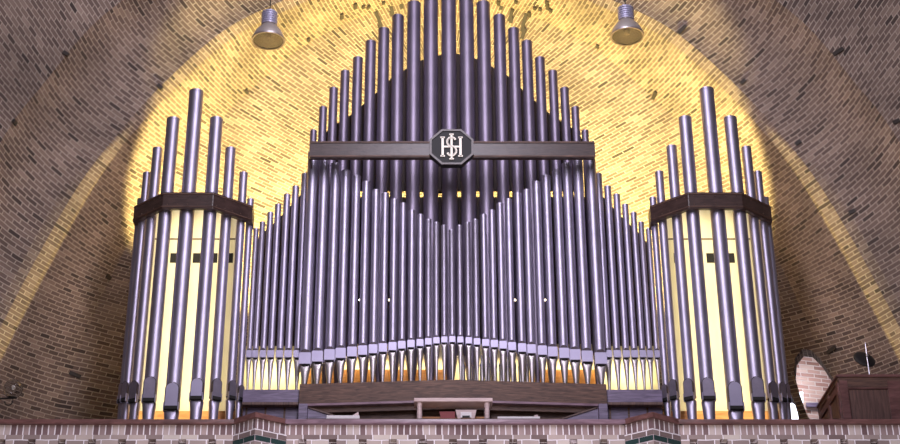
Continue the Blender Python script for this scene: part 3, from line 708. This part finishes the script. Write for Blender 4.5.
# front frame: stiles and rails with a recessed panel
pz1 = P(860, 388, yc).z-ZF
def fr_box(nm, x0, x1, z0, z1, mat=M['capw']):
    bm = bmesh.new(); box(bm, x0, x1, -.025, 0, z0, z1); bev(bm, .003); return link(nm, bm, mat, e)
xs1 = P(849, 400, yc).x-(c0.x+c1.x)/2; xs2 = P(889, 400, yc).x-(c0.x+c1.x)/2
fr_box('stile', -hw_, xs1, 0, H_-.05); fr_box('stile', xs2, hw_-.0, 0, H_-.05)
fr_box('rail', xs1, xs2, pz1, H_-.05, M['oak']); fr_box('rail', xs1, xs2, pz1-.02, pz1, M['capw'])
fr_box('rail', xs1, xs2, 0, .12)
bm = bmesh.new(); box(bm, xs1+.02, xs2-.02, -.012, 0, .12, pz1-.03); link('door_panel', bm, M['oakv'], e)
for k in range(3):      # side: stiles of the end panels
    y_ = .02+k*.5; bm = bmesh.new(); box(bm, -hw_-.022, -hw_, y_, y_+.09, 0, H_-.05); link('end_stile', bm, M['capw'], e)
for z_ in (H_-.18, H_-.62): bm = bmesh.new(); box(bm, -hw_-.02, -hw_, .1, dp-.04, z_, z_+.08); link('end_rail', bm, M['capw'], e)
# black dish on a chrome rod standing on the cabinet
yd = 1.5
pd = P(865.5, 357.5, yd); zb = zt_+.035
pb = P(868, 374, yd)
e = empty('dish', (pb.x, yd, zb), 'black oval dish crossed by a thin silver rod on top of the cabinet', 'dish')
bm = bmesh.new(); prof = []
for k in range(9):
    a = PI/2*k/8; prof.append((.145*math.cos(a)+.001, .035*math.sin(a)))
lathe(bm, [(.145, -.012)]+prof, 28)
bmesh.ops.rotate(bm, verts=bm.verts[:], cent=(0,0,0), matrix=Matrix.Rotation(math.radians(22), 3, 'Y') @ Matrix.Rotation(math.radians(58), 3, 'X'))
bmesh.ops.translate(bm, verts=bm.verts[:], vec=(pd.x-pb.x, .06, pd.z-zb)); link('disc', bm, M['black'], e, smooth=True)
pt = P(864, 344.5, yd); bm = bmesh.new(); tube(bm, [(0, -.06, 0), (pt.x-pb.x, -.06, pt.z-zb)], .0075); link('rod', bm, M['chrome'], e, smooth=True)
bm = bmesh.new(); lathe(bm, [(.03, 0), (.03, .012), (.01, .02)], 16, 0, -.06); link('rod_base', bm, M['chrome'], e, smooth=True)
bm = bmesh.new(); bmesh.ops.create_uvsphere(bm, u_segments=12, v_segments=8, radius=.018, matrix=Matrix.Translation(((pt.x-pb.x)*.55, -.07, pd.z-zb))); link('clamp', bm, M['chrome'], e, smooth=True)

# ------------------------------------------------------------------ wall lamp lower left
yg = 1.4
g = P(13, 389, yg)
e = empty('wall_lamp', (g.x, yg, g.z-.12), 'clear glass globe lamp on a black scrolled bracket at lower left', 'lamp')
bm = bmesh.new(); bmesh.ops.create_uvsphere(bm, u_segments=24, v_segments=16, radius=.125, matrix=Matrix.Translation((0, 0, .12)))
gl = link('globe', bm, M['globe'], e, smooth=True)
sol = gl.modifiers.new('s', 'SOLIDIFY'); sol.thickness = .006
bm = bmesh.new(); bmesh.ops.create_uvsphere(bm, u_segments=12, v_segments=8, radius=.03, matrix=Matrix.Translation((0, 0, .14))); link('bulb', bm, M['paper'], e, smooth=True)
bm = bmesh.new(); tube(bm, [(-.45, .0, -.03), (-.2, 0, -.015), (.06, 0, .0)], .011); link('arm', bm, M['black'], e, smooth=True)
bm = bmesh.new(); tube(bm, [(-.035+.05*math.cos(a), 0, -.05+.05*math.sin(a)) for a in [math.radians(180+x*24) for x in range(9)]], .009); link('scroll', bm, M['black'], e, smooth=True)
bm = bmesh.new(); lathe(bm, [(.035, -.005), (.05, .01), (.02, .02)], 16); link('socket', bm, M['black'], e, smooth=True)
bm = bmesh.new(); box(bm, -.48, -.44, -.04, .04, -.14, .1); link('wall_plate', bm, M['black'], e)

# ------------------------------------------------------------------ pendant floodlights
def pendant(px, py, sidetxt):
    y = 1.0; c = P(px, py, y); s = S(px, py, y)
    e = empty('pendant_lamp', c, 'bell shaped metal pendant floodlight hanging at upper %s' % sidetxt, 'lamp', 'pendant floodlights under the arch')
    R = 16.2*s
    bm = bmesh.new(); lathe(bm, [(R, 0), (R*.96, R*.28), (R*.80, R*.62), (R*.56, R*.92), (R*.44, R*1.08), (R*.40, R*1.10), (R*.38, R*1.05), (R*.76, R*.60), (R*.92, R*.26), (R*.95, .0)], 32, cap=False); link('reflector', bm, M['alu'], e, smooth=True)
    bm = bmesh.new(); lathe(bm, [(R*.93, -.008), (R*1.04, -.012), (R*1.05, .012), (R*.99, .02)], 32, cap=False); link('rim', bm, M['ptip'], e, smooth=True)
    bm = bmesh.new(); lathe(bm, [(R*.3, -.02), (R*.94, -.0), (R*.94, .008), (R*.3, -.012)], 32); link('lens', bm, M['glass'], e, smooth=True)
    bm = bmesh.new(); lathe(bm, [(R*.14, R*.15), (R*.18, R*.4), (R*.1, R*1.0)], 12); link('bulb', bm, M['ptip'], e, smooth=True)
    bm = bmesh.new(); pf = []
    z = R*1.1
    for k in range(6): pf += [(R*.5, z), (R*.5, z+R*.11), (R*.44, z+R*.12), (R*.44, z+R*.15)]; z += R*.16
    lathe(bm, pf+[(R*.3, z)], 24); link('gear_housing', bm, metal_mat('housing_'+sidetxt, (176,172,196), .5, .6, .05), e, smooth=True)
    bm = bmesh.new(); lathe(bm, [(R*.48, R*1.08), (R*.48, R*1.16)], 24); link('collar', bm, M['ptip'], e, smooth=True)
    bm = bmesh.new(); tube(bm, [(0, 0, z), (0, 0, z+1.6)], .008); link('cord', bm, M['black'], e, smooth=True)
pendant(268.3, 40.5, 'left'); pendant(627.3, 36, 'right')

# ------------------------------------------------------------------ light
def area(name, loc, target, sx, sy, power, col):
    l = bpy.data.lights.new(name, 'AREA'); l.shape = 'RECTANGLE'; l.size = sx; l.size_y = sy; l.energy = power; l.color = col
    o = bpy.data.objects.new(name, l); C.objects.link(o); o.location = loc
    o.rotation_euler = (Vector(target)-Vector(loc)).to_track_quat('-Z', 'Y').to_euler(); return o
def spot(name, loc, target, power, col, ang, blend=.2, rad=.08):
    l = bpy.data.lights.new(name, 'SPOT'); l.energy = power; l.color = col; l.spot_size = math.radians(ang); l.spot_blend = blend; l.shadow_soft_size = rad
    o = bpy.data.objects.new(name, l); C.objects.link(o); o.location = loc
    o.rotation_euler = (Vector(target)-Vector(loc)).to_track_quat('-Z', 'Y').to_euler(); return o
w = bpy.data.worlds.new('nave'); sc.world = w; w.use_nodes = True
w.node_tree.nodes['Background'].inputs[0].default_value = (.62, .52, .50, 1); w.node_tree.nodes['Background'].inputs[1].default_value = .08
area('nave_window_light', (0, -22, 15.5), (0, 1, 10), 3, 9, 320, (.84, .80, 1.0))
area('added_highlight_strip', (0, -7, 14.5), (0, 1, 10.5), 1.3, 8, 860, (.90, .85, 1.0))  # added source for pipe highlights and tower shadows, no real lamp there
area('nave_floor_bounce', (0, -9, 2.5), (0, 2, 13), 5, 5, 640, (1, .86, .80))
YEL = (1, .83, .29)
zl = P(180, 225, 2.0).z
def uplight(name, x, y, z, dx, power, ang, back=.9, blend=.15):
    return spot(name, (x, y, z), (x+dx, y+back, z+1), power, YEL, ang, blend)
for s in (-1, 1):
    uplight('tower_uplight', s*2.9, 1.90, zl-.35, -s*.0, 1450, 112, 1.0, .22)
    uplight('wall_uplight', s*1.5, 1.92, zl-.7, 0, 980, 112, 1.0, .22)
    X_ = P(720, 300, 1.3).x
    area('tower_case_light', (s*X_, 1.25, P(0, 320, 1.3).z), (s*X_, 1.7, P(0, 320, 1.3).z), .95, 3.3, 19, (1, .88, .58)).data.spread = 1.9
    area('side_chest_light', (s*2.25, 1.42, P(0, 366, 1.4).z), (s*2.25, 1.7, P(0, 372, 1.4).z), .75, .3, 4.2, (1, .88, .5))
    k = P(40, 250, 1.86); l = spot('edge_light', (s*2.4, 1.80, zl+.1), (-s*abs(k.x), 1.89, k.z), 3400, YEL, 34, .5, .01); l.scale = (.055, 1, 1)
uplight('apex_uplight', 0, 1.93, zl+.2, 0, 1150, 112, 1.0, .4)
area('chest_light', (0, 1.5, P(450, 356, 1.5).z), (0, 1.7, ZI), 3.8, .05, 26, (1, .84, .5))
area('passage_light', P(800, 365, 3.9), P(825, 400, 4.6), .5, .3, 10, (.95, .93, 1))
sc.view_settings.view_transform = 'Standard'; sc.view_settings.look = 'None'; sc.view_settings.gamma = 1; sc.view_settings.exposure = 0
